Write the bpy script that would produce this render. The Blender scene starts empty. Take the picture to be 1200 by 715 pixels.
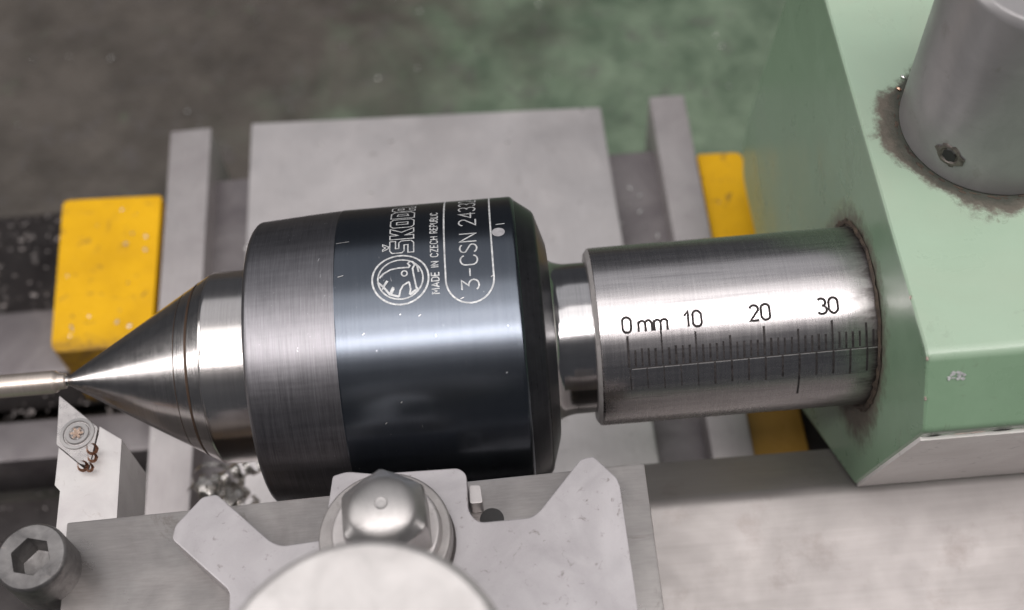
import bpy, bmesh, math, random
from mathutils import Vector, Matrix, noise as mnoise
random.seed(7)
S = 0.001                      # every length below is in millimetres
C = bpy.context.scene.collection
sc = bpy.context.scene

# ------------------------------------------------------------------ camera
TH, RO = math.radians(58), math.radians(4.8)
w = Vector((0, math.cos(TH), -math.sin(TH)))
u0 = Vector((0, math.sin(TH), math.cos(TH))); r0 = Vector((1, 0, 0))
r_ = r0*math.cos(RO) - u0*math.sin(RO); u_ = r0*math.sin(RO) + u0*math.cos(RO)
camd = bpy.data.cameras.new('camera'); cam = bpy.data.objects.new('camera', camd); C.objects.link(cam)
M = Matrix.Identity(4)
for i in range(3):
    M[i][0] = r_[i]; M[i][1] = u_[i]; M[i][2] = -w[i]
M.translation = Vector((-11.9, -98.2, 168.6))*S
cam.matrix_world = M
camd.sensor_width = 36; camd.lens = 43.5; camd.clip_start = 0.005; camd.clip_end = 50
camd.dof.use_dof = True; camd.dof.focus_distance = 0.178; camd.dof.aperture_fstop = 17
sc.camera = cam

# ------------------------------------------------------------------ light
wd = bpy.data.worlds.new('World'); sc.world = wd; wd.use_nodes = True
wd.node_tree.nodes['Background'].inputs[0].default_value = (0.86, 0.9, 1.0, 1)
wd.node_tree.nodes['Background'].inputs[1].default_value = 0.06

def area(name, loc, target, sx, sy, radiance, col):
    l = bpy.data.lights.new(name, 'AREA'); l.shape = 'RECTANGLE'; l.size = sx; l.size_y = sy
    l.energy = radiance*sx*sy*math.pi; l.color = col
    o = bpy.data.objects.new(name, l); C.objects.link(o); o.location = loc
    o.rotation_euler = (Vector(target)-Vector(loc)).to_track_quat('-Z', 'Y').to_euler()
    return o
area('ceiling_lamp', (0.15, -0.33, 0.90), (0.15, 0, 0), 2.6, 0.11, 12.5, (1.0, 0.955, 0.945))
area('ceiling_lamp', (0.35, -0.13, 1.0), (0.35, 0, 0), 1.9, 0.16, 3.6, (1.0, 0.96, 0.95))
area('added_fill', (-1.3, 0.35, 0.95), (0, 0, 0), 0.7, 0.7, 2.2, (1.0, 0.98, 0.97))  # added fill without a real source, brightens the casting's left face
area('side_lamp', (-1.2, 0.0, 0.34), (0, 0, 0), 0.20, 0.60, 5.0, (1.0, 0.96, 0.95))
area('ceiling_lamp', (0.0, 0.16, 1.3), (0, 0, 0), 2.4, 0.55, 1.5, (1.0, 0.975, 0.97))
area('ceiling_lamp', (0.0, 1.05, 1.25), (0, 0, 0), 2.4, 1.1, 0.42, (0.97, 0.97, 1.0))

sc.view_settings.view_transform = 'Standard'; sc.view_settings.look = 'None'
sc.view_settings.exposure = 0.20; sc.view_settings.gamma = 1.0
sc.cycles.max_bounces = 8; sc.cycles.use_denoising = True

# ------------------------------------------------------------------ helpers
def link(name, bm, mat, parent=None, smooth=35, label=None):
    me = bpy.data.meshes.new(name)
    bmesh.ops.recalc_face_normals(bm, faces=bm.faces)
    bm.transform(Matrix.Scale(S, 4)); bm.to_mesh(me); bm.free()
    if smooth:
        me.polygons.foreach_set('use_smooth', [True]*len(me.polygons))
        me.set_sharp_from_angle(angle=math.radians(smooth))
    me.materials.append(mat)
    o = bpy.data.objects.new(name, me); C.objects.link(o)
    if parent is not None:
        o.parent = parent
        p, off = parent, Vector((0, 0, 0))
        while p is not None:
            off += p.location; p = p.parent
        o.location = -off
    if any(len(p.vertices) > 6 for p in me.polygons):
        wn = o.modifiers.new('weighted_normals', 'WEIGHTED_NORMAL'); wn.keep_sharp = True; wn.weight = 80
    if label: o['label'] = label
    return o

def thing(name, label, cat, loc, group=None):
    o = bpy.data.objects.new(name, None); C.objects.link(o); o.location = Vector(loc)*S
    o.empty_display_size = 0.01
    tag(o, label, cat, group); return o

def tag(o, label, cat, group=None, kind=None):
    o['label'] = label; o['category'] = cat
    if group: o['group'] = group
    if kind: o['kind'] = kind
    return o

def bevel(bm, wdt, seg=2, ang=25):
    es = [e for e in bm.edges if len(e.link_faces) == 2 and e.calc_face_angle(0) > math.radians(ang)]
    if wdt > 0 and es:
        bmesh.ops.bevel(bm, geom=es, offset=wdt, segments=seg, profile=0.6, affect='EDGES', clamp_overlap=True)

def prism(poly, z0, z1, bev=0.3, ax='z', bm=None, seg=2):
    own = bm is None; b = bmesh.new()
    if ax == 'z': f = lambda p, t: (p[0], p[1], t)
    elif ax == 'x': f = lambda p, t: (t, p[0], p[1])
    lo = [b.verts.new(f(p, z0)) for p in poly]; hi = [b.verts.new(f(p, z1)) for p in poly]
    n = len(poly)
    b.faces.new(lo[::-1]); b.faces.new(hi)
    for i in range(n): b.faces.new((lo[i], lo[(i+1) % n], hi[(i+1) % n], hi[i]))
    bmesh.ops.recalc_face_normals(b, faces=b.faces)
    bevel(b, bev, seg)
    if own: return b
    me = bpy.data.meshes.new('t'); b.to_mesh(me); b.free(); bm.from_mesh(me); bpy.data.meshes.remove(me); return bm

def box(x0, x1, y0, y1, z0, z1, bev=0.3, bm=None):
    return prism([(x0, y0), (x1, y0), (x1, y1), (x0, y1)], z0, z1, bev, 'z', bm)

def lathe(prof, ax='x', c=(0, 0, 0), n=160, close=True, bm=None):
    b = bm or bmesh.new(); rings = []
    for s, R in prof:
        ring = []
        for i in range(n):
            t = 2*math.pi*i/n
            if ax == 'x': v = (c[0]+s, c[1]+R*math.cos(t), c[2]+R*math.sin(t))
            else: v = (c[0]+R*math.cos(t), c[1]+R*math.sin(t), c[2]+s)
            ring.append(b.verts.new(v))
        rings.append(ring)
    for a, d in zip(rings, rings[1:]):
        for i in range(n): b.faces.new((a[i], a[(i+1) % n], d[(i+1) % n], d[i]))
    if close:
        b.faces.new(rings[0][::-1]); b.faces.new(rings[-1])
    return b

def roundprof(pts, rads, seg=5):
    """fillet inner points of an open profile"""
    out = [pts[0]]
    for i in range(1, len(pts)-1):
        p = Vector(pts[i]); a = Vector(pts[i-1])-p; b = Vector(pts[i+1])-p
        r = min(rads[i], a.length*.45, b.length*.45)
        if r <= 0: out.append(tuple(p)); continue
        A = p+a.normalized()*r; B = p+b.normalized()*r
        for k in range(seg+1):
            t = k/seg; q = A*(1-t)**2+p*2*t*(1-t)+B*t*t; out.append(tuple(q))
    out.append(pts[-1]); return out

def roundpoly(pts, r, seg=4):
    n = len(pts); out = []
    for i in range(n):
        rr = r[i] if isinstance(r, (list, tuple)) else r
        p = Vector(pts[i]); a = Vector(pts[i-1])-p; b = Vector(pts[(i+1) % n])-p
        q = min(rr, a.length*.45, b.length*.45)
        if q <= 0.01: out.append(tuple(p)); continue
        A = p+a.normalized()*q; B = p+b.normalized()*q
        for k in range(seg+1):
            t = k/seg; out.append(tuple(A*(1-t)**2+p*2*t*(1-t)+B*t*t))
    return out

# ------------------------------------------------------------------ materials
class NT:
    def __init__(s, name):
        s.m = bpy.data.materials.new(name); s.m.use_nodes = True; s.t = s.m.node_tree
        s.b = s.t.nodes['Principled BSDF']
        tc = s.t.nodes.new('ShaderNodeTexCoord')
        mp = s.t.nodes.new('ShaderNodeMapping'); mp.inputs['Scale'].default_value = (1000,)*3
        s.t.links.new(tc.outputs['Object'], mp.inputs[0]); s.co = mp.outputs[0]      # millimetres
    def set(s, inp, v):
        i = s.b.inputs[inp]
        if hasattr(v, 'is_linked') or hasattr(v, 'links'): s.t.links.new(v, i)
        else: i.default_value = (*v, 1) if isinstance(v, tuple) and len(v) == 3 and i.type == 'RGBA' else v
    def _in(s, i, v):
        if hasattr(v, 'links'): s.t.links.new(v, i)
        else: i.default_value = (*v, 1) if isinstance(v, tuple) and len(v) == 3 and i.type == 'RGBA' else v
    def math(s, op, a, b=0.0, c=0.0, clamp=False):
        n = s.t.nodes.new('ShaderNodeMath'); n.operation = op; n.use_clamp = clamp
        s._in(n.inputs[0], a); s._in(n.inputs[1], b); s._in(n.inputs[2], c); return n.outputs[0]
    def sep(s, v=None):
        n = s.t.nodes.new('ShaderNodeSeparateXYZ'); s.t.links.new(v or s.co, n.inputs[0]); return n.outputs
    def scale(s, vec, rot=(0, 0, 0)):
        n = s.t.nodes.new('ShaderNodeMapping'); n.inputs['Scale'].default_value = vec; n.inputs['Rotation'].default_value = rot
        s.t.links.new(s.co, n.inputs[0]); return n.outputs[0]
    def noise(s, sc_, det=4, rough=.55, stretch=None, dist=0, rot=(0, 0, 0)):
        n = s.t.nodes.new('ShaderNodeTexNoise'); n.inputs['Scale'].default_value = sc_
        n.inputs['Detail'].default_value = det; n.inputs['Roughness'].default_value = rough; n.inputs['Distortion'].default_value = dist
        s.t.links.new(s.scale(stretch, rot) if stretch else s.co, n.inputs['Vector']); return n.outputs['Fac']
    def ramp(s, v, stops):
        n = s.t.nodes.new('ShaderNodeValToRGB'); s._in(n.inputs[0], v); e = n.color_ramp.elements
        while len(e) < len(stops): e.new(.5)
        for k, (p, c) in enumerate(stops):
            e[k].position = p; e[k].color = (*c, 1) if isinstance(c, tuple) else (c, c, c, 1)
        return n.outputs[0]
    def mr(s, v, a, b, c, d, smooth=False):
        n = s.t.nodes.new('ShaderNodeMapRange'); n.clamp = True
        if smooth: n.interpolation_type = 'SMOOTHSTEP'
        s._in(n.inputs[0], v)
        for k, x in enumerate((a, b, c, d)): n.inputs[1+k].default_value = x
        return n.outputs[0]
    def mix(s, f, a, b):
        n = s.t.nodes.new('ShaderNodeMix'); n.data_type = 'RGBA'
        s._in(n.inputs[0], f); s._in(n.inputs[6], a); s._in(n.inputs[7], b); return n.outputs[2]
    def bump(s, h, dist=.02, strength=1.0, prev=None):
        n = s.t.nodes.new('ShaderNodeBump'); n.inputs['Strength'].default_value = strength
        n.inputs['Distance'].default_value = dist*S; s.t.links.new(h, n.inputs['Height'])
        if prev is not None: s.t.links.new(prev, n.inputs['Normal'])
        return n.outputs[0]
    def radial(s, cy, cz, ax='x'):
        """distance in mm from a line along ax"""
        x, y, z = s.sep()
        a, b = (y, z) if ax == 'x' else (x, y)
        return s.math('SQRT', s.math('ADD', s.math('POWER', s.math('SUBTRACT', a, cy), 2.0), s.math('POWER', s.math('SUBTRACT', b, cz), 2.0)))
    def circ(s, sa=.25, sx=1.0, ax='x'):
        """coordinates (position along axis * sx, small variation round it) for turned marks"""
        return (sx, sa, sa) if ax == 'x' else (sa, sa, sx)

def metal(name, c1, c2, rough=.35, rvar=.12, metallic=1.0, mott=.12, brush=None, bscale=4, bump=.004, spots=0.0, spot_col=(.08, .065, .05), spot_scale=.35, fine=6.0, brot=(0, 0, 0)):
    n = NT(name)
    m1 = n.noise(mott, 6, .6, dist=.6)
    f = n.mr(m1, .3, .7, 0, 1)
    if brush:
        br = n.noise(bscale, 3, .6, brush, rot=brot)
        f2 = n.math('MULTIPLY_ADD', n.math('SUBTRACT', br, .5), .9, f, clamp=True)
        hb = n.bump(br, bump)
    else:
        br = n.noise(fine, 4, .7); f2 = n.math('MULTIPLY_ADD', n.math('SUBTRACT', br, .5), .5, f, clamp=True); hb = n.bump(br, bump)
    col = n.mix(f2, c1, c2)
    r = n.mr(n.noise(mott*2.3, 5, .6), .3, .7, rough-rvar/2, rough+rvar/2)
    if spots > 0:
        sp = n.math('MULTIPLY', n.mr(n.noise(spot_scale, 7, .7, dist=.8), .60, .72, 0, 1), spots)
        col = n.mix(sp, col, spot_col); r = n.math('ADD', r, n.math('MULTIPLY', sp, .25))
    n.set('Base Color', col); n.set('Metallic', metallic); n.set('Roughness', r); n.set('Normal', hb)
    return n.m

ground_steel = metal('ground_steel', (.50, .47, .465), (.64, .605, .60), .46, .14, .75, .05, (1, .04, 1), 3.5, .004, .35)
gritty_steel = metal('worn_cast_steel', (.36, .34, .335), (.52, .49, .48), .5, .14, .7, .07, None, 4, .006, .6, (.11, .085, .075), .16)
block_steel = metal('oily_block_steel', (.27, .25, .242), (.40, .375, .36), .34, .16, .8, .08, (.12, 1, 1), 3, .003, .8, (.09, .072, .06), .075)
plate_steel = metal('pitted_cam_steel', (.31, .292, .298), (.43, .408, .415), .44, .12, .75, .09, None, 4, .006, .85, (.13, .11, .10), .62, 5)
rail_steel = metal('rail_steel', (.36, .33, .33), (.46, .43, .425), .5, .12, .7, .07, (1, .05, 1), 3, .004, .3)
dark_steel = metal('dark_oily_steel', (.035, .03, .03), (.075, .066, .064), .4, .2, .6, .09, None, 3, .02, .3)
groove_steel = metal('groove_steel', (.13, .115, .12), (.24, .22, .22), .5, .2, .6, .07, None, 3, .02, .4)
black_oxide = metal('black_oxide', (.035, .033, .034), (.075, .07, .07), .34, .14, .7, .2, None, 5, .006, 0)
hex_steel = metal('hex_steel', (.30, .29, .285), (.46, .44, .43), .45, .08, .95, .1, None, 5, .002, .25, (.3, .26, .23), .5)
knob_steel = metal('blasted_aluminium', (.42, .40, .39), (.60, .575, .56), .52, .1, .7, .16, None, 1.2, .02, .4, (.26, .24, .22), .25)
tool_steel = metal('satin_tool_steel', (.50, .47, .465), (.60, .575, .56), .45, .1, .75, .15, None, 6, .004, .35, (.3, .26, .23), .6)

def turned(name, c1, c2, rough, rvar, metallic, ringscale=5, bump=.003, streak=.25, extra=None):
    n = NT(name)
    ring = n.noise(ringscale, 4, .75, (1, .02, .02))
    mot = n.noise(.18, 5, .6, dist=.5); lon = n.noise(1.1, 4, .65, (.06, 1, 1))
    f = n.math('ADD', n.math('MULTIPLY', n.mr(ring, .3, .7, 0, 1), .55), n.math('MULTIPLY', n.mr(lon, .35, .65, 0, 1), streak), clamp=True)
    f = n.math('MULTIPLY_ADD', n.math('SUBTRACT', mot, .5), .5, f, clamp=True)
    col = n.mix(f, c1, c2)
    r = n.math('MULTIPLY_ADD', n.math('SUBTRACT', lon, .5), rvar, rough)
    r = n.math('MULTIPLY_ADD', n.math('SUBTRACT', ring, .5), rvar, r, clamp=True)
    if extra: col, r = extra(n, col, r)
    n.set('Base Color', col); n.set('Metallic', metallic); n.set('Roughness', r)
    n.set('Normal', n.bump(ring, bump))
    return n.m
def scr(n, col, r):       # little bright nicks
    k = n.mr(n.noise(1.3, 2, .5, (1, .35, .35), dist=2), .74, .78, 0, .8)
    return n.mix(k, col, (.75, .74, .75)), r
sleeve_mat = turned('brushed_grey_sleeve', (.15, .145, .155), (.33, .32, .335), .37, .10, 1.0, 7, .006, .12, scr)
blue_mat = turned('blued_gloss_steel', (.12, .135, .16), (.15, .165, .19), .25, .03, 1.0, 3, .0006, .10, scr)
black_mat = turned('black_chamfer', (.012, .012, .014), (.03, .03, .034), .3, .1, .5, 4, .001)
neck_mat = turned('bright_neck_steel', (.48, .465, .47), (.64, .62, .62), .16, .06, 1.0, 3, .002, .3)
cone_mat = turned('ground_cone_steel', (.40, .38, .37), (.66, .63, .62), .22, .10, 1.0, 5, .008, .1)
collar_mat = turned('polished_collar_steel', (.66, .62, .60), (.80, .76, .74), .2, .06, 1.0, 3, .0012, .2)
def qx(n, col, r):
    x, y, z = n.sep()
    # oily grime towards the casting, lines running along the quill
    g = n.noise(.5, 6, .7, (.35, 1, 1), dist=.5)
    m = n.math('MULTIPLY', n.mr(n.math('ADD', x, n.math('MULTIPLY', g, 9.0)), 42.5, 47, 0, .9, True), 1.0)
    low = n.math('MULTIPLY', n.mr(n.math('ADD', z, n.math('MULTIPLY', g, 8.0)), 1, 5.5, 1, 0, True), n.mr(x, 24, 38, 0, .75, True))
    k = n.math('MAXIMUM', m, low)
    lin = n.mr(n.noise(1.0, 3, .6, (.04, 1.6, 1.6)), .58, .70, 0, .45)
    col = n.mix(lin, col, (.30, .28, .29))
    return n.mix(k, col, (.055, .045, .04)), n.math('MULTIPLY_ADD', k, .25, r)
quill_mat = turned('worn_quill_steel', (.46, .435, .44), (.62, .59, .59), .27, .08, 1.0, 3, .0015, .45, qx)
rod_mat = turned('turned_rod_steel', (.50, .43, .38), (.72, .64, .57), .36, .15, .85, 6, .012)
ring_mat = turned('brown_stain', (.05, .03, .02), (.12, .075, .05), .5, .1, .6, 4, .002)

def flat(name, col, rough=.5, metallic=0.0, worn=None):
    n = NT(name); n.set('Base Color', n.mix(n.mr(n.noise(1.6, 5, .7), .38, .62, 0, 1), tuple(c*.85 for c in col) if worn is None else worn, tuple(min(1, c*1.12) for c in col)))
    n.set('Roughness', rough); n.set('Metallic', metallic); return n.m
etch = flat('laser_etching', (.58, .58, .575), .55, .35, (.36, .365, .37))
ink = flat('stamped_mark', (.016, .014, .014), .7, 0, (.045, .04, .04))
ink.node_tree.nodes['Principled BSDF'].inputs['Specular IOR Level'].default_value = .15
scribe = flat('scribed_line', (.70, .68, .67), .35, .8)
scribe_dark = flat('scribed_groove', (.05, .045, .045), .5, .3)
blackhole = flat('black_recess', (.012, .011, .011), .7)
copper = metal('heat_tinted_chip', (.42, .24, .16), (.62, .42, .32), .28, .1, 1.0, .8, None, 2, .01)
chip_mat = metal('bright_swarf', (.60, .58, .55), (.80, .77, .74), .25, .1, 1.0, .5, None, 2, .01)
insert_mat = metal('carbide_insert', (.50, .47, .46), (.66, .62, .60), .30, .14, .9, .5, None, 2.5, .02, .3, (.3, .22, .17), .8)
bare = flat('bare_chipped_edge', (.62, .50, .44), .4, .6)

# green machine paint with grime round the quill hole and the clamping post, plus painted shade at the post's foot
n = NT('green_machine_paint')
x, y, z = n.sep()
g1, g2 = n.noise(.10, 6, .6, dist=.5), n.noise(.55, 7, .68)
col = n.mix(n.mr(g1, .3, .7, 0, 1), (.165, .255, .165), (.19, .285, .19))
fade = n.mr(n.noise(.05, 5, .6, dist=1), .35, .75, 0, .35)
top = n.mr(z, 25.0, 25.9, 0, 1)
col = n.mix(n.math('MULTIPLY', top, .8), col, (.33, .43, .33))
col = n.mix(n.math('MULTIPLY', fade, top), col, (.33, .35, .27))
dq = n.radial(0, 0, 'x')
leftf = n.mr(x, 42.2, 43.2, 1, 0)
wob = n.math('MULTIPLY', n.math('SUBTRACT', g2, .5), 7.0)
front = n.mr(y, -6, 8, 0.0, 4.0)
dq2 = n.math('ADD', n.math('ADD', dq, wob), n.math('MULTIPLY', n.mr(z, -14, 2, 1, 0), -4.0))
gr = n.math('MULTIPLY', n.mr(dq2, 14.2, 19.0, 1, 0, True), leftf)
dp = n.radial(60.2, 15.2, 'z')
dp2 = n.math('ADD', n.math('ADD', dp, n.math('MULTIPLY', n.math('SUBTRACT', g2, .5), 5.5)), n.math('MULTIPLY', n.math('SUBTRACT', n.noise(.10, 2), .5), 9.0))
gp = n.math('MULTIPLY', n.mr(dp2, 14.7, 16.9, 1, 0, True), top)
k = n.math('MAXIMUM', gr, gp)
dirt = n.mix(n.noise(.7, 5, .7), (.04, .03, .025), (.14, .105, .085))
dirt = n.mix(n.math('MULTIPLY', n.mr(n.math('ADD', dp, n.math('MULTIPLY', n.math('SUBTRACT', g2, .5), 3.0)), 13.6, 15.6, 1, 0), top), dirt, (.018, .014, .011))  # near-black inner ring paints the shadow crack where post meets casting
spk = n.mr(n.noise(.38, 8, .75, dist=1.2), .60, .72, 0, .6)
spk = n.math('MULTIPLY', spk, n.mr(n.noise(.06, 2), .42, .56, 0, 1))
col = n.mix(n.math('MAXIMUM', n.math('MULTIPLY', k, .92), spk), col, dirt)
n.set('Base Color', col); n.set('Roughness', n.math('MULTIPLY_ADD', k, .35, n.mr(g1, .3, .7, .25, .36)))
n.set('Normal', n.bump(n.noise(.7, 3, .5), .02, prev=n.bump(n.noise(.09, 2, .5), .30, prev=n.bump(n.math('MULTIPLY', k, g2), .3))))

paint = n.m

n = NT('yellow_paint')
g = n.noise(.35, 6, .65, dist=.6)
col = n.mix(n.mr(n.noise(.08, 4), .3, .7, 0, 1), (.56, .30, .002), (.68, .375, .003))
n.b.inputs['Specular IOR Level'].default_value = .25
sp = n.mr(g, .60, .70, 0, .8)
x, y, z = n.sep()
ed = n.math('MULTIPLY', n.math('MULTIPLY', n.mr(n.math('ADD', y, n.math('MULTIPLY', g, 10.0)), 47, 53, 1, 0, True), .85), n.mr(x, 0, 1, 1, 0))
ed = n.math('MAXIMUM', ed, n.math('MULTIPLY', n.mr(n.math('ADD', y, n.math('MULTIPLY', g, 12.0)), 26, 36, 1, 0, True), n.mr(x, 0, 1, 0, .7)))  # shade under the quill painted onto the right block's near end
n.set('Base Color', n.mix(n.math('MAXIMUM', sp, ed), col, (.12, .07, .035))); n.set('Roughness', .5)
n.set('Normal', n.bump(g, .3)); yellow = n.m

n = NT('stained_green_tray_paint')
x, y, z = n.sep()
edge = n.math('ADD', n.math('ADD', x, n.math('MULTIPLY', y, -.55)), n.math('MULTIPLY', n.math('SUBTRACT', n.noise(.022, 6, .65, dist=1.0), .5), 190.0))
wg = n.mr(edge, -175, -70, 0, 1, True)
brown = n.mix(n.mr(n.noise(.05, 6, .65), .35, .65, 0, 1), (.034, .028, .022), (.074, .063, .053))
green = n.mix(n.mr(n.noise(.06, 7, .7, dist=.4), .35, .65, 0, 1), (.05, .078, .048), (.13, .175, .118))
pat = n.mr(n.noise(.055, 7, .7, dist=.8), .60, .70, 0, .8)
c_ = n.mix(wg, brown, green)
c_ = n.mix(n.math('MULTIPLY', pat, .5), c_, (.10, .15, .085))
c_ = n.mix(n.mr(n.noise(.09, 7, .7), .55, .68, 0, .6), c_, (.07, .062, .06))
n.set('Base Color', c_); n.set('Roughness', n.mr(n.noise(.06, 4), .3, .7, .35, .6))
n.set('Normal', n.bump(n.noise(.3, 5), .4)); tray_mat = n.m

n = NT('scraped_bedway_steel')
x, y, z = n.sep()
m1 = n.noise(.05, 6, .6, dist=.5)
b1 = n.noise(1.2, 4, .6, (.05, 1, 1))
f = n.math('MULTIPLY_ADD', n.math('SUBTRACT', b1, .5), .9, n.mr(m1, .30, .70, 0, 1), clamp=True)
col = n.mix(f, (.28, .26, .25), (.36, .335, .325))
sp = n.mr(n.noise(.12, 8, .7), .54, .74, 0, .5)
n.set('Base Color', n.mix(sp, col, (.2, .165, .15))); n.set('Metallic', .65)
n.set('Roughness', n.mr(n.noise(.1, 5), .3, .7, .44, .6)); n.set('Normal', n.bump(b1, .006)); bed_mat = n.m

# ------------------------------------------------------------------ setting
b = bmesh.new()
NX, NY = 60, 50
vs = [[b.verts.new((-450+900*i/NX, -300+900*j/NY, -112 + 1.2*mnoise.noise(Vector((i*.3, j*.3, 0))))) for j in range(NY+1)] for i in range(NX+1)]
for i in range(NX):
    for j in range(NY): b.faces.new((vs[i][j], vs[i+1][j], vs[i+1][j+1], vs[i][j+1]))
tr = link('chip_tray', b, tray_mat); tr['kind'] = 'structure'

# lathe bed: the way under the tailstock and the bars seen past the tool
bed = thing('lathe_bed', 'long worn steel bed ways running under the tailstock and beneath the carriage', 'lathe bed', (0, -40, -90))
prof = roundprof([(-110, -42), (-60, -31), (-24.5, -22.9), (-19.5, -21.9), (-7.5, -33), (-7.5, -62)], [0, 12, 3, 1.6, .8, 0], 6)
link('front_way', prism(prof + [(-110, -62)], -2, 330, 0, 'x'), bed_mat, bed, 30)
link('rear_way', box(-420, -100, 46, 64, -92, -75, 1.5), groove_steel, bed)
link('inner_way', box(-420, -92, 24, 34, -90, -74, 1.2), groove_steel, bed)
link('bed_web', box(-420, 300, -30, 10, -100, -95, .5), dark_steel, bed)
link('rear_apron', prism([(64, -80), (110, -98), (110, -111), (64, -111)], -420, -100, .5, 'x'), dark_steel, bed)
link('bed_gap_wall', box(-420, -97, -45, 20, -96, -86, .5), dark_steel, bed)
link('tailstock_gap', box(28, 60, 2, 46, -75, -64, .5), dark_steel, bed)

# cross slide
cs = thing('cross_slide', 'flat ground steel cross slide between two raised rails, behind the live center', 'cross slide', (-28, 50, -80))
link('top_plate', prism([(-71.3, 102.8), (13.4, 98.8), (15.6, -30), (-70.3, -30)], -72, -60, .6), ground_steel, cs)
link('side_rail', prism([(-91, 102.5), (-81, 102.7), (-79.5, -8), (-88.6, -8)], -80, -60.2, .5), rail_steel, cs)
link('side_rail', prism([(25.3, 100.8), (33.8, 100.6), (34.2, -4), (25.8, -4)], -80, -60.2, .5), rail_steel, cs)
link('slide_base', prism([(-81.5, 92), (-71, 92), (-71, 96), (13, 90), (26, 90), (26, -25), (-81.5, -25)], -86, -67.5, .5), groove_steel, cs)
for x0, y0, x1, y1, lab in ((-114, 43.5, -91.3, 85.3, 'left'), (34.2, 20, 44.6, 83.2, 'right')):
    if lab == 'left':
        poly = roundpoly([(-113.5, 43.5), (-91.3, 43.5), (-92.2, 84.6), (-115.8, 85.6)], [3, 1, 1, 2])
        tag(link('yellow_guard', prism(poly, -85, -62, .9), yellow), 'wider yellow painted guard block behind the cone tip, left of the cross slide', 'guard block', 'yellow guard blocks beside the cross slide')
    else:
        poly = roundpoly([(34.4, -2), (45.6, -2), (45, 83), (34.4, 83.4)], [1, 1, 2, 1])
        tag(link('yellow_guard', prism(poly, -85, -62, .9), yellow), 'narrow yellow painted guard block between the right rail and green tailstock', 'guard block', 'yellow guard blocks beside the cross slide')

# ------------------------------------------------------------------ tailstock
ts = thing('tailstock', 'green painted tailstock with graduated steel quill and grey clamping post', 'tailstock', (80, 0, -22))
paintpoly = roundpoly([(-22, 26), (-28.8, 16.7), (-28.3, 14.6), (-19.6, -21.2), (3.8, -42.5), (12, -50), (69, -52), (72.5, -41), (62, 8), (59, 26)],
                      [1.2, .8, .3, .3, 1, 2, 4, 4, 6, 3], 3)
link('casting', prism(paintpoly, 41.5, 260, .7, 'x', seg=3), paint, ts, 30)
link('machined_foot', prism([(-28.75, 14.0), (-20.1, -21.2), (-19.2, -20.6), (-27.6, 13.8)], 41.85, 258, .1, 'x'), metal('scraped_bright_steel', (.74, .70, .68), (.86, .83, .81), .4, .1, .4, .08, (.1, 1, 1), 3, .004, .4), ts)
rndc = random.Random(3)
for k in range(16):                       # chipped paint along the lower front edge
    b = bmesh.new(); cx = 44 + k*3.1 + rndc.uniform(-1, 1); L = rndc.uniform(.4, 1.6); ph = rndc.uniform(.12, .4)
    pts = [(cx-L, 14.8), (cx-L*.3, 14.8+ph*2), (cx+L*.5, 14.8+ph*1.6), (cx+L, 14.9), (cx+L*.6, 14.5), (cx-L*.5, 14.5)]
    vs_ = [b.verts.new((px, -28.42-.04-(pz-14.5)*.16, pz)) for px, pz in pts]; b.faces.new(vs_)
    link('paint_chip', b, bare if k % 3 else ink, ts, 0)
for cx, cy, cz in ((41.46, -22.3, 25.4), (41.46, -25.8, 20.8), (41.46, -13, 25.7)):
    b = bmesh.new(); bmesh.ops.create_icosphere(b, subdivisions=1, radius=.35, matrix=Matrix.Translation((cx+.1, cy, cz)) @ Matrix.Diagonal((.5, 1, 1, 1)))
    link('paint_chip', b, bare, ts)
b = bmesh.new()                            # rubbed bright patch on the front bevel
for k in range(20):
    a = rndc.uniform(-1, 1)*1.0; c = rndc.uniform(-1, 1)*.55; t = c
    px, py, pz = 45.5+a*1.1, -24.0-t*.68/1.2, 23.27-t*.93/1.2
    nrm = Vector((0, -.81, .59)); o_ = Vector((px, py, pz)) + nrm*.12
    d1 = Vector((1, 0, 0))*rndc.uniform(.2, .5); d2 = Vector((0, -.59, -.81))*rndc.uniform(.12, .3)
    b.faces.new([b.verts.new(o_+v) for v in (d1, d2, -d1*.7, -d2)])
link('rubbed_patch', b, etch, ts, 0)

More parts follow.
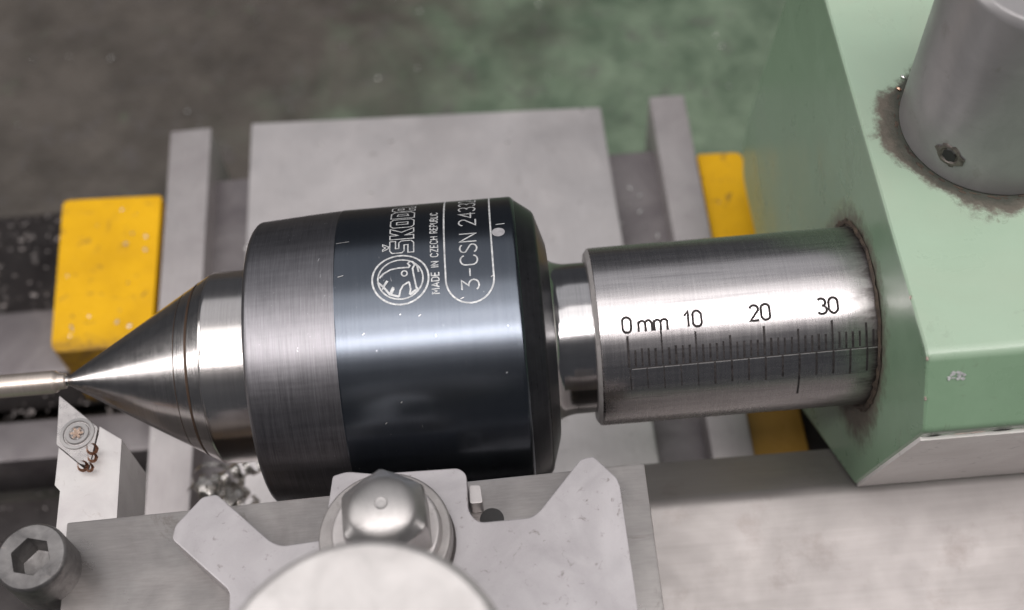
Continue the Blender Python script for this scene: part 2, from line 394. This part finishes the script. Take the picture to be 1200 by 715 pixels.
# quill
R = 14.0
q = link('quill', lathe(roundprof([(0, 0.5), (0, 13.3), (.55, 13.95), (.8, 14.0), (44, 14.0)], [0, .1, .15, .1, 0], 3), n=220), quill_mat, ts, 30)
link('quill_face', lathe([(-.03, 11.6), (-.04, 13.28), (.5, 13.93)], n=200, close=False), metal('dull_quill_end', (.40, .38, .37), (.55, .52, .51), .5, .1, .5, .3, None, 4, .004, .3), q, 20)
def cyl_pt(R, s, arc, lift):
    t = math.pi - arc/R
    return Vector((s, (R+lift)*math.cos(t), (R+lift)*math.sin(t)))
def ribbon(bm, pts, wd_, R, lift, closed=False, maxlen=.5):
    """a thin raised line following 2-D points (along the axis, round the skin) on a cylinder"""
    P = [Vector(p) for p in pts]; Q = []
    m = len(P)
    for i in range(m if closed else m-1):
        a, c = P[i], P[(i+1) % m]; k = max(1, int((c-a).length/maxlen))
        for j in range(k): Q.append(a.lerp(c, j/k))
    if not closed: Q.append(P[-1])
    nn = len(Q); vs = []
    for i in range(nn):
        if closed: d0, d1 = Q[i]-Q[i-1], Q[(i+1) % nn]-Q[i]
        else:
            d0 = Q[i]-Q[i-1] if i else Q[1]-Q[0]; d1 = Q[i+1]-Q[i] if i < nn-1 else d0
        d0 = d0.normalized(); d1 = d1.normalized(); t = (d0+d1)
        t = t.normalized() if t.length > .2 else d1
        nv = Vector((-t.y, t.x)); mit = min(1.6, 1/max(.4, nv.dot(Vector((-d1.y, d1.x)))))
        nv = nv*(wd_/2*mit)
        vs.append((bm.verts.new(cyl_pt(R, *(Q[i]+nv), lift)), bm.verts.new(cyl_pt(R, *(Q[i]-nv), lift))))
    for i in range(nn if closed else nn-1):
        a, c = vs[i], vs[(i+1) % nn]; bm.faces.new((a[0], a[1], c[1], c[0]))
def arc(cx, cy, rx, ry, a0, a1, n=10):
    return [(cx+rx*math.cos(math.radians(a0+(a1-a0)*i/n)), cy+ry*math.sin(math.radians(a0+(a1-a0)*i/n))) for i in range(n+1)]
# single-stroke letters, each in a box of height 1: width, strokes
def G():
    g = {}
    g['0'] = (.55, [arc(.27, .72, .27, .28, 0, 180)+arc(.27, .28, .27, .28, 180, 360)+[(.54, .72)]])
    g['1'] = (.40, [[(.02, .72), (.28, 1), (.28, 0)]])
    g['2'] = (.55, [arc(.27, .73, .26, .27, 170, -20, 9)+[(.0, 0), (.55, 0)]])
    g['3'] = (.55, [arc(.26, .75, .25, .25, 150, -80, 9)+arc(.26, .26, .28, .26, 80, -150, 9)])
    g['3f'] = (.55, [[(.03, 1), (.52, 1), (.24, .60)]+arc(.26, .30, .28, .30, 75, -150, 9)])
    g['4'] = (.55, [[(.42, 0), (.42, 1), (0, .28), (.56, .28)]])
    g['-'] = (.45, [[(.0, .48), (.42, .48)]])
    g[' '] = (.30, [])
    g['A'] = (.60, [[(0, 0), (.30, 1), (.60, 0)], [(.1, .32), (.5, .32)]])
    g['B'] = (.52, [[(0, 0), (0, 1), (.28, 1)]+arc(.28, .77, .2, .23, 90, -90, 6)+[(0, .54)], [(.28, .54)]+arc(.28, .27, .24, .27, 90, -90, 6)+[(0, 0)]])
    g['C'] = (.55, [arc(.28, .70, .28, .30, 15, 180, 8)+arc(.28, .30, .28, .30, 180, 345, 8)])
    g['D'] = (.55, [[(0, 0), (0, 1), (.2, 1)]+arc(.22, .66, .33, .34, 90, 0, 5)+arc(.22, .34, .33, .34, 0, -90, 5)+[(0, 0)]])
    g['E'] = (.46, [[(.46, 1), (0, 1), (0, 0), (.46, 0)], [(0, .52), (.4, .52)]])
    g['H'] = (.54, [[(0, 0), (0, 1)], [(.54, 0), (.54, 1)], [(0, .52), (.54, .52)]])
    g['I'] = (.06, [[(.03, 0), (.03, 1)]])
    g['L'] = (.45, [[(0, 1), (0, 0), (.45, 0)]])
    g['M'] = (.68, [[(0, 0), (.02, 1), (.34, .35), (.66, 1), (.68, 0)]])
    g['N'] = (.56, [[(0, 0), (0, 1), (.56, 0), (.56, 1)]])
    g['P'] = (.50, [[(0, 0), (0, 1), (.28, 1)]+arc(.28, .74, .22, .26, 90, -90, 6)+[(0, .48)]])
    g['R'] = (.53, [[(0, 0), (0, 1), (.28, 1)]+arc(.28, .74, .22, .26, 90, -90, 6)+[(0, .48)], [(.26, .48), (.53, 0)]])
    g['S'] = (.54, [arc(.27, .76, .25, .24, 25, 180, 7)+[(.05, .66), (.48, .38)]+arc(.27, .25, .26, .25, 10, -160, 7)])
    g['U'] = (.54, [[(0, 1)]+arc(.27, .27, .27, .27, 180, 360, 8)+[(.54, 1)]])
    g['Z'] = (.54, [[(0, 1), (.54, 1), (0, 0), (.54, 0)]])
    g['m'] = (.86, [[(0, 0), (0, .68)], [(0, .5)]+arc(.22, .47, .2, .2, 150, 0, 6)+[(.42, 0)], [(.42, .5)]+arc(.63, .47, .2, .2, 150, 0, 6)+[(.84, 0)]])
    return g
GL = G()
def text(bm, items, h, pitch, place, R, wd_, lift, wx=1.0):
    """items: list of glyph keys; place(tx, ty) -> (s, arc)"""
    x0 = 0
    for k in items:
        wgl, st = GL[k]
        for s_ in st: ribbon(bm, [place(x0+px*h*wx, py*h) for px, py in s_], wd_, R, lift)
        x0 += (wgl*wx+pitch)*h
    return x0

# graduations: 1 mm marks above the scribed line, 2.5 mm marks below
base = lambda s: 9.35 + (s-4.5)*.009
meshes = {}
def tick(s, lo, hi, wd_):
    b = bmesh.new(); ribbon(b, [(0, lo), (0, hi)], wd_, R, .035)
    return b
rt = random.Random(5)
for i in range(37):
    s = 4.5 + i
    top = 14.2 if i % 10 == 0 else (13.3 if i % 5 == 0 else 12.25)
    if i == 5: top = 14.9
    b = bmesh.new(); ribbon(b, [(s, base(s)+.05+(rt.random()*.2)), (s+rt.uniform(-.03, .03), top+rt.uniform(-.12, .12))], rt.uniform(.24, .34), R, .035)
    link('tick_mark', b, ink, q, 0)
for i in range(15):
    s = 4.5 + 2.5*i
    lo = 1.9 if i == 10 else 5.6 + rt.uniform(-.3, .3)
    b = bmesh.new(); ribbon(b, [(s+.1, base(s)-.1), (s+.22, lo)], .17 if i < 5 else .29, R, .035)
    link('vernier_tick', b, ink, q, 0)
b = bmesh.new(); ribbon(b, [(4.9, base(4.9)), (41.4, base(41.4))], .12, R, .03); link('scale_line', b, scribe_dark, q, 0)
b = bmesh.new(); ribbon(b, [(4.9, base(4.9)-.15), (41.4, base(41.4)-.15)], .13, R, .03); link('scale_line_burr', b, scribe, q, 0)
def numeral(items, s0, arc0, h=2.3, wx=1.0, pitch=.16):
    b = bmesh.new(); text(b, items, h, pitch, lambda a, c: (s0+a+.09*mnoise.noise(Vector((s0+a, c*2, 1))), arc0+c+.09*mnoise.noise(Vector((s0+a, c*2, 5)))), R, .37, .035, wx); link('stamped_number', b, ink, q, 0)
numeral('0', 3.95, 14.75); numeral('mm', 6.3, 14.75, 2.35, 1.0, .1); numeral('10', 13.0, 14.85); numeral('20', 22.7, 15.0, wx=1.02); numeral('30', 32.7, 15.15)
b = bmesh.new(); lathe([(41.2, 14.02), (41.1, 14.5), (41.4, 14.9)], n=90, close=False, bm=b)
for v in b.verts:
    v.co += Vector((0, v.co.y, v.co.z)).normalized()*abs(mnoise.noise(v.co*1.1))*.9 - Vector((abs(mnoise.noise(v.co*.9))*.5, 0, 0))
grime = metal('packed_grime', (.03, .022, .018), (.09, .065, .045), .7, .1, .1, .6, None, 2, .1)
link('grime_ring', b, grime, ts)

# clamping post on the top of the casting
PX, PY = 60.2, 15.2
post = link('clamp_post', lathe(roundprof([(25.9, .5), (25.9, 13.0), (26.2, 13.24), (57.0, 13.24), (58, 12.6), (58, .5)], [0, .2, .2, .8, .3, 0], 4), 'z', (PX, PY, 0), 160),
            metal('satin_grey_post', (.22, .215, .215), (.29, .28, .28), .36, .1, .35, .12, None, 6, .003, .3, (.11, .1, .07), .25), ts)
# set screw hole in the post wall, facing the camera side
hp = Vector((51.9, 7.6, 31.0)); hd = Vector((hp.x-PX, hp.y-PY, 0)).normalized()
hp = Vector((PX, PY, hp.z)) + hd*13.24
mh = Matrix.Translation(hp) @ hd.to_track_quat('Z', 'Y').to_matrix().to_4x4()
b = bmesh.new(); rings = []
for rr, zz in ((2.0, -.02), (1.75, .14), (1.35, .16), (1.15, -.02), (.05, .0)):
    rings.append([b.verts.new((rr*math.cos(2*math.pi*i/24)*(1+(.16*math.sin(i*2.3)+.12*math.sin(i*1.1+1) if rr > 1.9 else .03)), rr*math.sin(2*math.pi*i/24)*(1+(.14*math.sin(i*1.7) if rr > 1.9 else 0)), zz)) for i in range(24)])
for a_, c_ in zip(rings, rings[1:]):
    for i in range(24): b.faces.new((a_[i], a_[(i+1) % 24], c_[(i+1) % 24], c_[i]))
b.transform(mh); ss = link('set_screw', b, metal('set_screw_burr', (.06, .05, .045), (.25, .22, .2), .5, .1, .7, .6, None, 2, .05), post)
b = bmesh.new(); bmesh.ops.create_circle(b, cap_ends=True, radius=1.12, segments=6, matrix=mh @ Matrix.Translation((0, 0, .13))); link('hex_socket', b, blackhole, post, 0)
b = bmesh.new()
for k in range(45):                         # swarf and dirt packed round the foot of the post
    t = rndc.uniform(math.radians(150), math.radians(290)); rr = 13.3+abs(rndc.gauss(0, .35))
    bmesh.ops.create_icosphere(b, subdivisions=1, radius=rndc.uniform(.12, .5), matrix=Matrix.Translation((PX+rr*math.cos(t), PY+rr*math.sin(t), 26.0)) @ Matrix.Rotation(t, 4, 'Z') @ Matrix.Diagonal((.5, 1.6, .35, 1)))
for px_, py_, mt in ((48.4, 23.0, copper), (49.6, 25.2, chip_mat)):
    bb = bmesh.new(); bmesh.ops.create_icosphere(bb, subdivisions=1, radius=.5, matrix=Matrix.Translation((px_, py_, 26.3)) @ Matrix.Rotation(.7, 4, 'Z') @ Matrix.Diagonal((.6, 1.1, .5, 1)))
    tag(link('metal_chip', bb, mt, smooth=0), 'tiny copper coloured chip in the grime left of the clamping post' if mt is copper else 'tiny bright chip at the upper edge of the grime beside the clamping post', 'metal chip')
link('packed_dirt', b, grime, ts)['kind'] = 'stuff'

# ------------------------------------------------------------------ live center
lc = thing('live_center', 'blued steel live center with etched lettering, its pointed cone holding the thin rod', 'live center', (-30, 0, -23))
link('front_sleeve', lathe(roundprof([(-50.2, 2), (-50.2, 15.6), (-50.2, 21.6), (-49.6, 22.25), (-42, 22.75), (-36.85, 23.0), (-36.85, 2)], [0, .3, .2, .3, 1, 0, 0], 4), n=260), sleeve_mat, lc, 30)
hs = link('bearing_housing', lathe(roundprof([(-36.8, 2), (-36.86, 23.0), (-36.7, 23.06), (-10.9, 23.06), (-10.4, 22.6), (-10.4, 2)], [0, 0, .1, .35, .1, 0], 4), n=260), blue_mat, lc, 30)
link('rear_chamfer', lathe(roundprof([(-10.5, 2), (-10.5, 22.6), (-7.6, 20.4), (-6.0, 15.2), (-6.0, 2)], [0, 0, .5, .5, 0], 4), n=200), black_mat, lc, 30)
link('shank_neck', lathe(roundprof([(-6.6, 13.4), (-5.4, 12.4), (-3.8, 11.9), (.1, 11.9)], [0, .5, .8, 0], 5), n=160), neck_mat, lc, 30)
cp = link('cone_point', lathe([(-58.2, 3), (-58.25, 14.95), (-61.0, 13.35), (-82.0, 1.05), (-82.4, .85), (-83.6, .8), (-83.9, .3)], n=220), cone_mat, lc, 20)
link('cone_collar', lathe(roundprof([(-58.25, 3), (-58.3, 14.9), (-57.8, 15.1), (-50.3, 15.1), (-50.1, 3)], [0, .1, .2, 0, 0], 3), n=220), collar_mat, lc, 25)
link('stained_ring', lathe([(-60.6, 13.62), (-60.2, 13.86)], n=200, close=False), ring_mat, cp)
link('stained_ring', lathe([(-62.6, 12.45), (-62.5, 12.51)], n=200, close=False), ring_mat, cp)
link('sleeve_gap', lathe([(-50.24, 15.12), (-50.3, 15.4)], n=160, close=False), blackhole, lc)

RB = 23.06; LF = .03
# text running round the housing: along text = round the skin, up = towards the cone
def wrap(a0, b0): return lambda tx, ty: (a0-ty, b0+tx)
em = bmesh.new()
EC = (-27.3, 34.9)
E = lambda u, v: (EC[0]+u*4.0, EC[1]-v*4.0)     # u right, v down in the picture, unit = emblem radius
def el(pts, wd_=.26, closed=False): ribbon(em, [E(u, v) for u, v in pts], wd_, RB, LF, closed, .3)
el([(math.cos(t*math.pi/30), math.sin(t*math.pi/30)) for t in range(60)], .26, True)
el([(.80*math.cos(t*math.pi/30), .80*math.sin(t*math.pi/30)) for t in range(60)], .22, True)
px = lambda x, y: ((x-240)/172, (y-533)/152)
def tr_(l, w_=.24): el([px(*p) for p in l], w_)
tr_([(112, 520), (135, 495), (180, 472), (230, 464), (270, 465), (292, 466), (300, 455), (288, 440), (300, 425), (318, 430)])
tr_([(318, 430), (328, 452), (316, 475), (322, 520), (335, 595), (345, 602)])
tr_([(318, 430), (345, 460), (352, 500)])
el([(px(265, 502)[0]+.10*math.cos(t*math.pi/8), px(265, 502)[1]+.11*math.sin(t*math.pi/8)) for t in range(16)], .2, True)
tr_([(228, 640), (236, 605), (255, 575), (292, 556)]); tr_([(292, 556), (300, 600), (292, 632)])
tr_([(135, 575), (160, 540)], .34); tr_([(172, 622), (196, 580)], .34); tr_([(100, 545), (135, 575), (172, 622), (228, 640)], .3); tr_([(292, 632), (345, 602)], .36)
tr_([(128, 590), (160, 545)], .2); tr_([(180, 626), (200, 590)], .2)
link('emblem', em, etch, hs, 0)

# maker's name in outlined block letters
def outline_text(a0, b0, hgt, wid, gap):
    b = bmesh.new(); F_ = wrap(a0, b0)
    t = .36
    def ol(x0, pts): ribbon(b, [F_(x0+px_*wid, py_*hgt) for px_, py_ in pts], .17, RB, LF, True, .4)
    def solid_outline(key):
        if key == 'S': return [[(0, 0), (.8, 0), (1, .1), (1, .52), (.85, .62), (t, .62), (t, .76), (1, .76), (1, 1), (.2, 1), (0, .9), (0, .50), (.15, .40), (.64, .40), (.64, .24), (0, .24)]]
        if key == 'K': return [[(0, 0), (t, 0), (t, .38), (.62, 0), (1.05, 0), (.66, .52), (1.05, 1), (.62, 1), (t, .64), (t, 1), (0, 1)]]
        if key == 'O': return [[(.2, 0), (.8, 0), (1, .12), (1, .88), (.8, 1), (.2, 1), (0, .88), (0, .12)], [(t, .26), (.64, .26), (.64, .74), (t, .74)]]
        if key == 'D': return [[(0, 0), (.75, 0), (1, .16), (1, .84), (.75, 1), (0, 1)], [(t, .26), (.64, .3), (.64, .7), (t, .74)]]
        if key == 'A': return [[(0, 0), (t, 0), (t, .25), (.64, .25), (.64, 0), (1, 0), (1, .85), (.8, 1), (.2, 1), (0, .85)], [(t, .5), (.64, .5), (.64, .74), (t, .74)]]
    x = 0
    for k in 'SKODA':
        for o_ in solid_outline(k): ol(x, o_)
        if k == 'S': ol(x, [(.22, 1.30), (.36, 1.30), (.5, 1.18), (.64, 1.30), (.80, 1.30), (.58, 1.06), (.42, 1.06)])
        x += wid+gap
    return b
link('maker_name', outline_text(-25.3, 39.45, 3.45, 2.45, .42), etch, hs, 0)
b = bmesh.new(); F_ = wrap(-21.85, 32.1)
text(b, 'MADE IN CZECH REPUBLIC', 1.05, .26, F_, RB, .17, LF, 1.06); link('origin_lettering', b, etch, hs, 0)
b = bmesh.new(); F_ = wrap(-16.25, 32.2)
text(b, ['3f', '-', 'C', 'S', 'N', ' ', '2', '4', '3', '3', '2', '4'], 2.45, .22, F_, RB, .22, LF, 1.22); link('type_lettering', b, etch, hs, 0)
b = bmesh.new()
ribbon(b, [(-20.9, 56)] + [(-20.9, 40)] + [(-17.5+3.4*math.cos(t), 33.9+3.6*math.sin(t)) for t in [math.pi+math.pi*i/16 for i in range(17)]] + [(-14.1, 40), (-14.1, 56)], .24, RB, LF)
ribbon(b, [(-17.5+3.4*math.cos(t), 56+3.6*math.sin(t)) for t in [math.pi*i/12 for i in range(13)]], .24, RB, LF)
link('type_frame', b, etch, hs, 0)
b = bmesh.new()
cv = b.verts.new(cyl_pt(RB, -13.0, 42.1, LF)); rg = [b.verts.new(cyl_pt(RB, -13.0+.95*math.cos(t*math.pi/12), 42.1+.95*math.sin(t*math.pi/12), LF)) for t in range(24)]
for i in range(24): b.faces.new((cv, rg[i], rg[(i+1) % 24]))
link('punch_dot', b, flat('dull_etching', (.36, .35, .36), .6, .4), hs, 0)
b = bmesh.new(); ribbon(b, [(-13.3, 43.9), (-12.0, 44.0)], .18, RB, LF); link('punch_dash', b, etch, hs, 0)
b = bmesh.new(); rs = random.Random(11)
for k in range(0):
    s = rs.uniform(-49, -12); a_ = rs.uniform(14, 50); L = rs.uniform(.1, .5)
    ribbon(b, [(s, a_), (s+L*rs.choice((1, .3)), a_+rs.uniform(-.25, .25))], .06, RB if s > -36.8 else 23.0, .03)
for s, a_, L in ((-36.6, 42.5, 1.9), (-36.2, 36, .8), (-19, 31, .5), (-14.5, 34, .3), (-25, 29, .3), (-13.5, 20, .2), (-31, 14, .25), (-28.5, 17, .2), (-33, 27, .3)):
    ribbon(b, [(s, a_), (s+L, a_+.2)], .10, RB if s > -36.8 else 22.85, .045)
link('nicks', b, scribe, lc, 0)['kind'] = 'stuff'

# ------------------------------------------------------------------ workpiece
rod = link('thin_rod', lathe(roundprof([(-300, .2), (-300, 1.85), (-84.7, 1.85), (-84.2, 1.5), (-83.9, 1.3), (-83.0, 1.2), (-82.8, .9), (-82.8, .2)], [0, 0, .3, .3, .3, .3, .1, 0], 3), n=64), rod_mat)
tag(rod, 'thin turned steel rod held against the tip of the cone at far left', 'workpiece')

# ------------------------------------------------------------------ cutting tool
tl = thing('turning_tool', 'light grey turning tool pointing up at the cone tip, with a screwed diamond insert', 'turning tool', (-77, -20, -11))
link('shank', prism([(-82.3, -12.0), (-77.2, -16.6), (-76.4, -10.4), (-76.4, -9.0), (-72.7, -11.6), (-71.8, -34), (-80.8, -34), (-81.2, -19.3), (-82.1, -18.3)], -12, 1, .12), tool_steel, tl)
link('insert_seat', prism([(-82.2, -6.0), (-76.6, -9.4), (-76.3, -16.5), (-77.6, -16.3), (-82.2, -12.4)], -11, -1.0, .1), tool_steel, tl)
ins = link('insert', prism(roundpoly([(-83.2, -3.2), (-76.55, -9.3), (-77.1, -15.6), (-78.6, -15.2), (-82.6, -11.6)], [.15, .3, .4, .4, .3], 3), -1.3, 1.15, .12), insert_mat, tl)
b = lathe(roundprof([(1.0, .1), (1.0, 2.75), (1.34, 2.6), (1.36, 2.15), (1.1, 2.0), (1.12, 1.9), (1.45, 1.75), (1.45, 1.2), (1.1, .9), (1.0, .1)], [0]*10, 1), 'z', (-79.6, -10.1, 0), 48, close=False)
isc = link('insert_screw', b, hex_steel, ins)
b = bmesh.new()
vv = [b.verts.new((-79.6+(.75+.3*math.cos(6*t*math.pi/24))*math.cos(t*math.pi/24), -10.1+(.75+.3*math.cos(6*t*math.pi/24))*math.sin(t*math.pi/24), 1.47)) for t in range(48)]
b.faces.new(vv); link('torx_socket', b, metal('chip_filled_socket', (.22, .14, .10), (.55, .42, .34), .4, .1, .9, 1.2, None, 3, .1), ins, 0)
# curled copper coloured chips in front of the insert
b = bmesh.new(); rc = random.Random(4)
for cx, cy, rr in ((-76.5, -13.6, .95), (-76.3, -15.0, .8), (-77.6, -16.3, .9), (-76.6, -16.6, .7)):
    prev = None
    for i in range(23):
        t = i*.42; x_ = cx+rr*math.cos(t); y_ = cy+rr*.8*math.sin(t); z_ = 1.3+.9+.8*math.sin(t)*.6+i*.02
        a_ = b.verts.new((x_, y_, z_)); c_ = b.verts.new((x_*.6+cx*.4, y_*.6+cy*.4, z_+.5))
        if prev: b.faces.new((prev[0], prev[1], c_, a_))
        prev = (a_, c_)
bmesh.ops.solidify(b, geom=b.faces[:], thickness=.12)
tag(link('copper_chip', b, copper), 'small curled copper coloured chip lying on the tool below its insert', 'metal chip')

# ------------------------------------------------------------------ tool post
tp = thing('tool_post', 'grey steel tool post block in front of the live center', 'tool post', (-35, -45, -60))
link('block', prism([(-77.6, -26.6), (5.1, -24.9), (4.9, -80), (-75.0, -80)], -3, 6, .45), block_steel, tp)
link('block_base', prism([(-73, -29), (3.5, -27.3), (3.3, -80), (-72, -80)], -60, -3.0, .4), dark_steel, tp)
link('screw_ledge', box(-96, -76, -60, -27, -18, -12, .4), dark_steel, tp)
link('cam_plate_seat', lathe([(6, .5), (6.0, 9.2), (11.2, 9.2), (11.2, .5)], 'z', (-31.2, -36, 0), 64), dark_steel, tp)

cam_poly = [(-60.7, -32.6), (-60.4, -30.6), (-56.9, -26.7), (-54.9, -26.5), (-47.3, -34.0), (-45.7, -34.9), (-40.0, -34.5), (-38.8, -25.2), (-36.8, -24.7), (-33, -25.4), (-21.2, -25.6),
            (-20.15, -26.6), (-20.2, -32.2), (-18.9, -33.9), (-11.8, -33.8), (-10.5, -33.0), (-4.2, -25.8), (-2.4, -25.5), (.45, -29.0), (.8, -30.3), (1.1, -47.8), (1.1, -62), (-20, -68), (-52, -66), (-52.4, -40.6)]
cr = [.6, .5, .5, .5, .5, 1.5, .5, .4, .8, .3, .9, .9, 1.6, 1.6, 1.6, 1.4, .5, .5, .4, .3, .2, 2, 2, 2, .8]
cpl = link('cam_plate', prism(roundpoly(cam_poly, cr, 4), 6.05, 11, .22), plate_steel)
tag(cpl, 'pitted flat steel cam plate with an open notch and pointed lobes, under the hex bolt', 'cam plate')
b = prism(roundpoly([(-20.0, -27.6), (-18.4, -27.7), (-18.2, -30.4), (-20.0, -30.4)], .4), 6, 9.4, .2)
tag(link('stop_pin', b, gritty_steel), 'small rough steel pin standing in the notch of the cam plate', 'pin')
b = lathe([(6.05, 1.7), (6.07, .1)], 'z', (-17.2, -31.6, 0), 32)
link('pin_hole', b, blackhole, tp)

# hex bolt with washer
hb_ = thing('hex_bolt', 'domed hexagon bolt on a round washer, behind the blurred knob', 'bolt', (-31, -36, 11))
link('washer', lathe(roundprof([(11.02, 2), (11.02, 8.6), (11.3, 8.9), (14.0, 8.9), (14.5, 8.7), (14.5, 2)], [0, .1, .2, .4, .3, 0], 3), 'z', (-31.2, -35.8, 0), 120), metal('washer_steel', (.20, .185, .18), (.34, .32, .31), .45, .12, .6, .15, None, 3, .008, .6, (.12, .10, .09), .4), hb_)
link('collar', lathe(roundprof([(14.5, 2), (14.5, 7.4), (15.9, 7.1), (15.9, 2)], [0, .1, .4, 0], 3), 'z', (-30.9, -35.8, 0), 100), gritty_steel, hb_)
b = bmesh.new(); hx = []
HC = (-30.3, -36.0); ZT = 26.0
import itertools
NSEG = 72
def hexR(t, r): # across corners r
    a = (t + math.radians(27)) % (math.pi/3) - math.pi/6
    return r*math.cos(math.pi/6)/math.cos(a)
rings = []
for fr, z_ in ((1, 15.9), (1, 22.4), (.95, 22.7)):
    rings.append([b.verts.new((HC[0]+fr*hexR(2*math.pi*i/NSEG, 6.15)*math.cos(2*math.pi*i/NSEG), HC[1]+fr*hexR(2*math.pi*i/NSEG, 6.15)*math.sin(2*math.pi*i/NSEG), z_ - (0 if fr < 1 or z_ < 20 else max(0, hexR(2*math.pi*i/NSEG, 6.15)-5.35)*.8))) for i in range(NSEG)])
for k in range(1, 9):
    t = k/8*math.pi/2; rr = 4.75*math.cos(t)+.02; z_ = 22.85+2.3*math.sin(t)**.9
    rings.append([b.verts.new((HC[0]+rr*math.cos(2*math.pi*i/NSEG), HC[1]+rr*math.sin(2*math.pi*i/NSEG), z_)) for i in range(NSEG)])
for a_, c_ in zip(rings, rings[1:]):
    for i in range(NSEG): b.faces.new((a_[i], a_[(i+1) % NSEG], c_[(i+1) % NSEG], c_[i]))
b.faces.new(rings[0][::-1])
link('bolt_head', b, hex_steel, hb_, 28)
b = lathe([(25.05, .9), (25.23, .75), (25.2, .5), (25.24, .02)], 'z', (HC[0], HC[1], 0), 32); link('center_mark', b, hex_steel, hb_)

# blurred round knob nearest the camera
kn = thing('clamp_knob', 'large round flat topped metal knob in the foreground, out of focus', 'knob', (-29.4, -65.4, 11))
link('knob_head', lathe(roundprof([(38, 2), (38, 13.8), (39, 15.0), (49.2, 15.0), (50, 14.2), (50, .05)], [0, .3, .6, .7, .3, 0], 4), 'z', (-29.4, -65.3, 0), 140), knob_steel, kn)
link('knob_stem', lathe([(11, 2), (11, 5.5), (38, 5.5), (38, 2)], 'z', (-29.4, -65.3, 0), 64), gritty_steel, kn)

# socket head cap screw
sk = thing('socket_head_screw', 'dark grey socket head cap screw with hexagon recess, beside the tool shank', 'screw', (-79.5, -33.9, -12))
SX, SY = -79.5, -33.8
b = bmesh.new(); n6 = 96; rings = []
def ring(rf, z_): rings.append([b.verts.new((SX+rf(2*math.pi*i/n6)*math.cos(2*math.pi*i/n6), SY+rf(2*math.pi*i/n6)*math.sin(2*math.pi*i/n6), z_)) for i in range(n6)])
def hx2(r, off=.25): return lambda t: r*math.cos(math.pi/6)/math.cos((t+off) % (math.pi/3) - math.pi/6)
for rf, z_ in ((lambda t: 4.7, 3.8), (lambda t: 4.95, 4.1), (lambda t: 4.95, 11.3), (lambda t: 4.75, 11.8), (lambda t: 4.5, 12.0), (lambda t: 3.2, 12.0), (hx2(2.85), 12.0), (hx2(2.7), 11.75), (hx2(2.6), 8.0), (lambda t: 1.9, 7.9), (lambda t: .02, 7.85)): ring(rf, z_)
for a_, c_ in zip(rings, rings[1:]):
    for i in range(n6): b.faces.new((a_[i], a_[(i+1) % n6], c_[(i+1) % n6], c_[i]))
cap_mat = metal('worn_black_oxide', (.10, .095, .095), (.24, .23, .225), .42, .12, .8, .3, None, 4, .006, .5, (.35, .30, .27), .8)
link('screw_head', b, cap_mat, sk, 30)
link('screw_shaft', lathe([(-12, .5), (-12, 2.9), (3.9, 2.9), (3.9, .5)], 'z', (SX, SY, 0), 32), black_oxide, sk)

# ------------------------------------------------------------------ swarf
b = bmesh.new(); rs = random.Random(21)
for k in range(7):
    cx, cy, cz = -68+rs.uniform(-3, 3), -2+rs.uniform(-3.5, 3.5), -42+rs.uniform(-3, 3)
    ax_ = Vector((rs.uniform(-1, 1), rs.uniform(-1, 1), rs.uniform(-.4, .4))).normalized(); rr = rs.uniform(1.4, 3.6)
    p1 = ax_.orthogonal().normalized(); p2 = ax_.cross(p1); prev = None
    for i in range(60):
        t = i*.3; c0 = Vector((cx, cy, cz)) + ax_*(i*.11-3) + (p1*math.cos(t)+p2*math.sin(t))*rr*(1+.3*math.sin(i*.13))
        a_ = b.verts.new(c0); d_ = b.verts.new(c0+ax_*1.3+Vector((0, 0, .2)))
        if prev: b.faces.new((prev[0], prev[1], d_, a_))
        prev = (a_, d_)
bmesh.ops.solidify(b, geom=b.faces[:], thickness=.08)
tag(link('swarf_curl', b, chip_mat), 'tangle of curled bright swarf caught below the cone, behind the cam plate lobe', 'swarf')
def flakes(spots, seed):
    b = bmesh.new(); rs = random.Random(seed)
    for x0, x1, y0, y1, z_, cnt, sz in spots:
        for k in range(cnt):
            c0 = Vector((rs.uniform(x0, x1), rs.uniform(y0, y1), z_)); s_ = sz*rs.uniform(.4, 1.3)
            m_ = Matrix.Translation(c0+Vector((0, 0, s_*.35))) @ Matrix.Rotation(rs.uniform(0, 6.28), 4, 'Z') @ Matrix.Rotation(rs.uniform(-.5, .5), 4, 'X') @ Matrix.Diagonal((s_, s_*.55, s_*.3, 1))
            bmesh.ops.create_icosphere(b, subdivisions=1, radius=1, matrix=m_)
    return b
o = link('metal_chips', flakes([(-70, 12, 25, 100, -60, 22, .5), (-90, -81, 0, 100, -60.2, 5, .35), (-81, -72, -20, 90, -67.5, 22, .7), (14, 25, 0, 88, -67.5, 18, .7),
                                (-113, -92, 46, 84, -62, 16, .55), (35, 45, 40, 82, -62, 4, .3), (-200, -20, 90, 220, -111.5, 60, .6), (-20, 60, 110, 200, -111.5, 14, .6)], 31), chip_mat)
o['kind'] = 'stuff'; tag(o, 'scattered tiny bright metal chips over the slide, guards and tray', 'metal chips')
b = flakes([(-200, -112, 64, 94, -78, 420, .9), (-160, -97, 30, 47, -84, 160, .9), (-160, -97, 6, 24, -86, 40, .9)], 41)
o = link('chip_pile', b, metal('oily_chip_pile', (.05, .042, .04), (.16, .145, .14), .38, .2, .8, .5, None, 2, .02)); tag(o, 'dark oily pile of swarf between the bed ways at the left edge', 'swarf pile', None, 'stuff')
